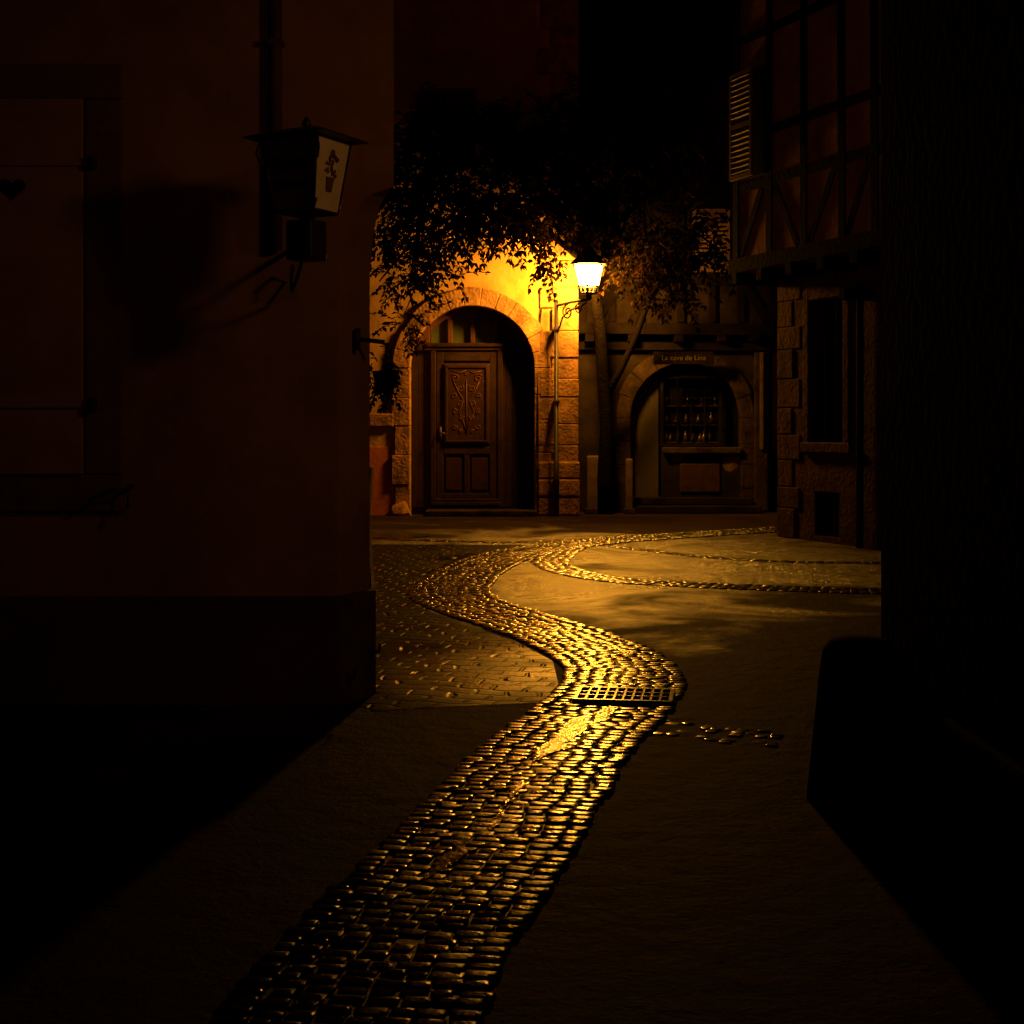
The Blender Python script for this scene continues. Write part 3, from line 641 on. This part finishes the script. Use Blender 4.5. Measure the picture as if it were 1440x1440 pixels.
# off-frame wall lamps (they throw the sign's shadow, one added to soften it, and faintly light the timbered house)
def wall_lamp(loc,target,energy,size,soft,side=1,col=(1.0,0.42,0.12)):
    Q=empty('alley_wall_lamp',loc)
    tubes('arm',[([(0.1*side,0,-0.1),(0,0,0.12),(-0.08*side,0,0.16)],0.015)],'iron',Q)
    tube('shade',[(-0.08*side,0,0.17),(-0.08*side,0,0.10),(-0.08*side,0,0.04)],[0.03,0.09,0.16],'iron',Q,16)
    ld=bpy.data.lights.new('bulb','SPOT'); ld.energy=energy; ld.color=col; ld.spot_size=math.radians(size); ld.spot_blend=0.9; ld.shadow_soft_size=soft
    lo=bpy.data.objects.new('bulb',ld); S.collection.objects.link(lo); lo.parent=Q; lo.location=(-0.10*side,0.0,-0.06)
    d_=Vector(target)-(Vector(loc)+Vector((-0.10*side,0,-0.06))); lo.rotation_euler=d_.to_track_quat('-Z','Y').to_euler()
wall_lamp((1.40,5.3,3.5),(-1.7,7.8,1.9),22,100,0.16)
wall_lamp((1.40,1.0,3.6),(-2.0,7.7,2.6),13,60,0.12)  # unseen weaker lamp, added to lift the sign's shadow on the wall
wall_lamp((-1.25,9.4,4.6),(4.6,18.0,5.2),32,42,0.08,-1,(1.0,0.40,0.12))

# ------------------------------------------------------------------ menu board near the corner
K=empty('menu_board',(-1.38,13.6,0),math.radians(93))
mt=Matrix.Rotation(math.radians(4),4,'X'); mt2=Matrix.Rotation(math.radians(-4),4,'X')
V=[];F=[]; boxvf((-0.3,0.3,-0.05,-0.03,0,1.12),V,F,mt2); boxvf((-0.3,0.3,0.03,0.05,0,1.12),V,F,mt)
obj('boards',V,F,'oak',K,bevel=0.004)
Hp=empty('hanging_plant',(-1.02,11.5,2.05))

# ------------------------------------------------------------------ foliage
def leaf(V,F,p,d,nrm,L_,W_):
    s=d.cross(nrm)
    if s.length<1e-3: return
    s.normalize(); u=s.cross(d).normalized(); k=len(V)
    V.extend([tuple(p),tuple(p+d*L_*0.45+s*W_*0.5+u*0.12*L_),tuple(p+d*L_+u*-0.1*L_),tuple(p+d*L_*0.45-s*W_*0.5+u*0.12*L_)])
    F.extend([(k,k+1,k+2),(k,k+2,k+3)])
def rv3():
    while True:
        v=Vector((R(-1,1),R(-1,1),R(-1,1)))
        if 0.05<v.length<1: return v
def foliage(name,clumps,parent,Ls_=(0.09,0.15),droop=0.5,tw=(0.3,0.7)):
    V=[];F=[];TV=[];TF=[]
    for (c,r,nt_) in clumps:
        for _ in range(nt_):
            v=rv3(); p=Vector(c)+Vector((v.x*r[0],v.y*r[1],v.z*r[2]))
            d=(rv3().normalized()+Vector((v.x*0.6,v.y*0.4,-droop))).normalized()
            ln=R(*tw); pts=[p.copy()]; nseg=6
            for i in range(nseg):
                d=(d+Vector((0,0,-0.10))+rv3()*0.12).normalized(); p=p+d*ln/nseg; pts.append(p.copy())
            tubevf(pts,[0.006]*4+[0.004]*3,TV,TF,3)
            for i in range(1,len(pts)):
                dd_=(pts[i]-pts[i-1]).normalized()
                for sd in (-1,1):
                    sv=dd_.cross(Vector((0,0,1))+rv3()*0.5)
                    if sv.length<1e-3: continue
                    sv.normalize(); ld_=(dd_*0.7+sv*sd*0.9+rv3()*0.35+Vector((0,0,-0.15))).normalized()
                    l=R(*Ls_); leaf(V,F,pts[i],ld_,(Vector((0,0,1))+rv3()*0.9).normalized(),l,l*R(0.42,0.6))
            leaf(V,F,pts[-1],d,Vector((R(-.5,.5),-1,0.4)),R(*Ls_),Ls_[0]*0.55)
    obj(name,V,F,'leaf',parent); obj(name+'_twigs',TV,TF,'bark',parent)
T=empty('street_tree')
tr=[(1.62,24.45,0),(1.58,24.42,0.6),(1.62,24.40,1.5),(1.55,24.35,2.4),(1.5,24.2,3.2),(1.3,23.9,4.2),(1.0,23.6,5.0),(0.8,23.4,5.8),(0.7,23.3,6.6)]
tubes('trunk',[(tr,[0.16,0.125,0.115,0.11,0.105,0.09,0.075,0.055,0.03]),
 ([(1.60,24.40,2.0),(1.85,24.35,2.45),(2.1,24.2,3.0),(2.3,24.0,3.6),(2.6,23.7,4.2),(3.0,23.4,4.7)],[0.07,0.06,0.055,0.05,0.04,0.02]),
 ([(1.3,23.9,4.2),(0.6,23.4,4.7),(-0.2,23.0,4.8),(-1.0,22.8,4.7),(-1.7,22.6,4.3),(-2.1,22.5,3.8)],[0.06,0.05,0.045,0.035,0.025,0.012]),
 ([(1.0,23.6,5.0),(0.2,23.0,5.6),(-0.9,22.6,5.8),(-2.0,22.4,5.6)],[0.05,0.045,0.035,0.02]),
 ([(1.3,23.9,4.2),(1.9,23.3,5.0),(2.6,22.9,5.6),(3.2,22.7,5.9)],[0.06,0.05,0.035,0.02]),
 ([(-0.6,22.9,4.75),(-1.1,22.7,4.3),(-1.5,22.6,3.8),(-1.7,22.55,3.3)],[0.02,0.018,0.012,0.008])],'bark',T,8)
foliage('crown',[((-1.35,22.7,4.88),(0.95,0.6,0.75),230),((-1.6,22.6,3.95),(0.7,0.4,0.28),38),((-1.68,22.55,3.30),(0.18,0.2,0.42),10),
 ((-0.2,22.8,4.95),(0.8,0.6,0.38),120),((0.35,22.9,5.05),(0.7,0.6,0.5),110),((0.70,22.85,4.2),(0.25,0.25,0.15),12),((1.35,23.2,4.95),(0.6,0.5,0.35),60),
 ((2.3,23.3,4.45),(0.8,0.6,0.55),130),((2.6,23.4,3.75),(0.4,0.4,0.3),22),((3.2,23.2,4.6),(0.5,0.5,0.5),50),
 ((0.7,22.8,6.0),(2.7,1.0,0.9),440),((-1.6,22.7,6.0),(1.2,0.8,0.8),140)],T)
foliage('leaves',[((0,0,-0.12),(0.16,0.12,0.14),26)],Hp,(0.04,0.07),0.6,(0.1,0.22))
tube('pot',[(0,0,-0.28),(0,0,-0.2),(0,0,-0.1)],[0.05,0.09,0.11],'bark',Hp,12)
tubes('hook',[([(0,0,-0.1),(0,0,0.12),(-0.3,0,0.16),(-1.6,0,0.16)],0.01)],'iron',Hp)

# ------------------------------------------------------------------ world, camera
w=bpy.data.worlds.new('World'); S.world=w; w.use_nodes=True
nt=w.node_tree; bg=nt.nodes['Background']
sk=nt.nodes.new('ShaderNodeTexSky'); sk.sky_type='NISHITA'; sk.sun_disc=False; sk.sun_elevation=math.radians(-6); sk.sun_rotation=math.radians(200)
nt.links.new(sk.outputs['Color'],bg.inputs['Color']); bg.inputs['Strength'].default_value=0.0005
cam=bpy.data.cameras.new('camera'); co=bpy.data.objects.new('camera',cam); S.collection.objects.link(co)
co.location=(0,0,1.5); co.rotation_euler=(math.pi/2,0,0)
cam.lens=50; cam.sensor_width=36; cam.shift_y=-0.0833; cam.clip_end=600
S.camera=co
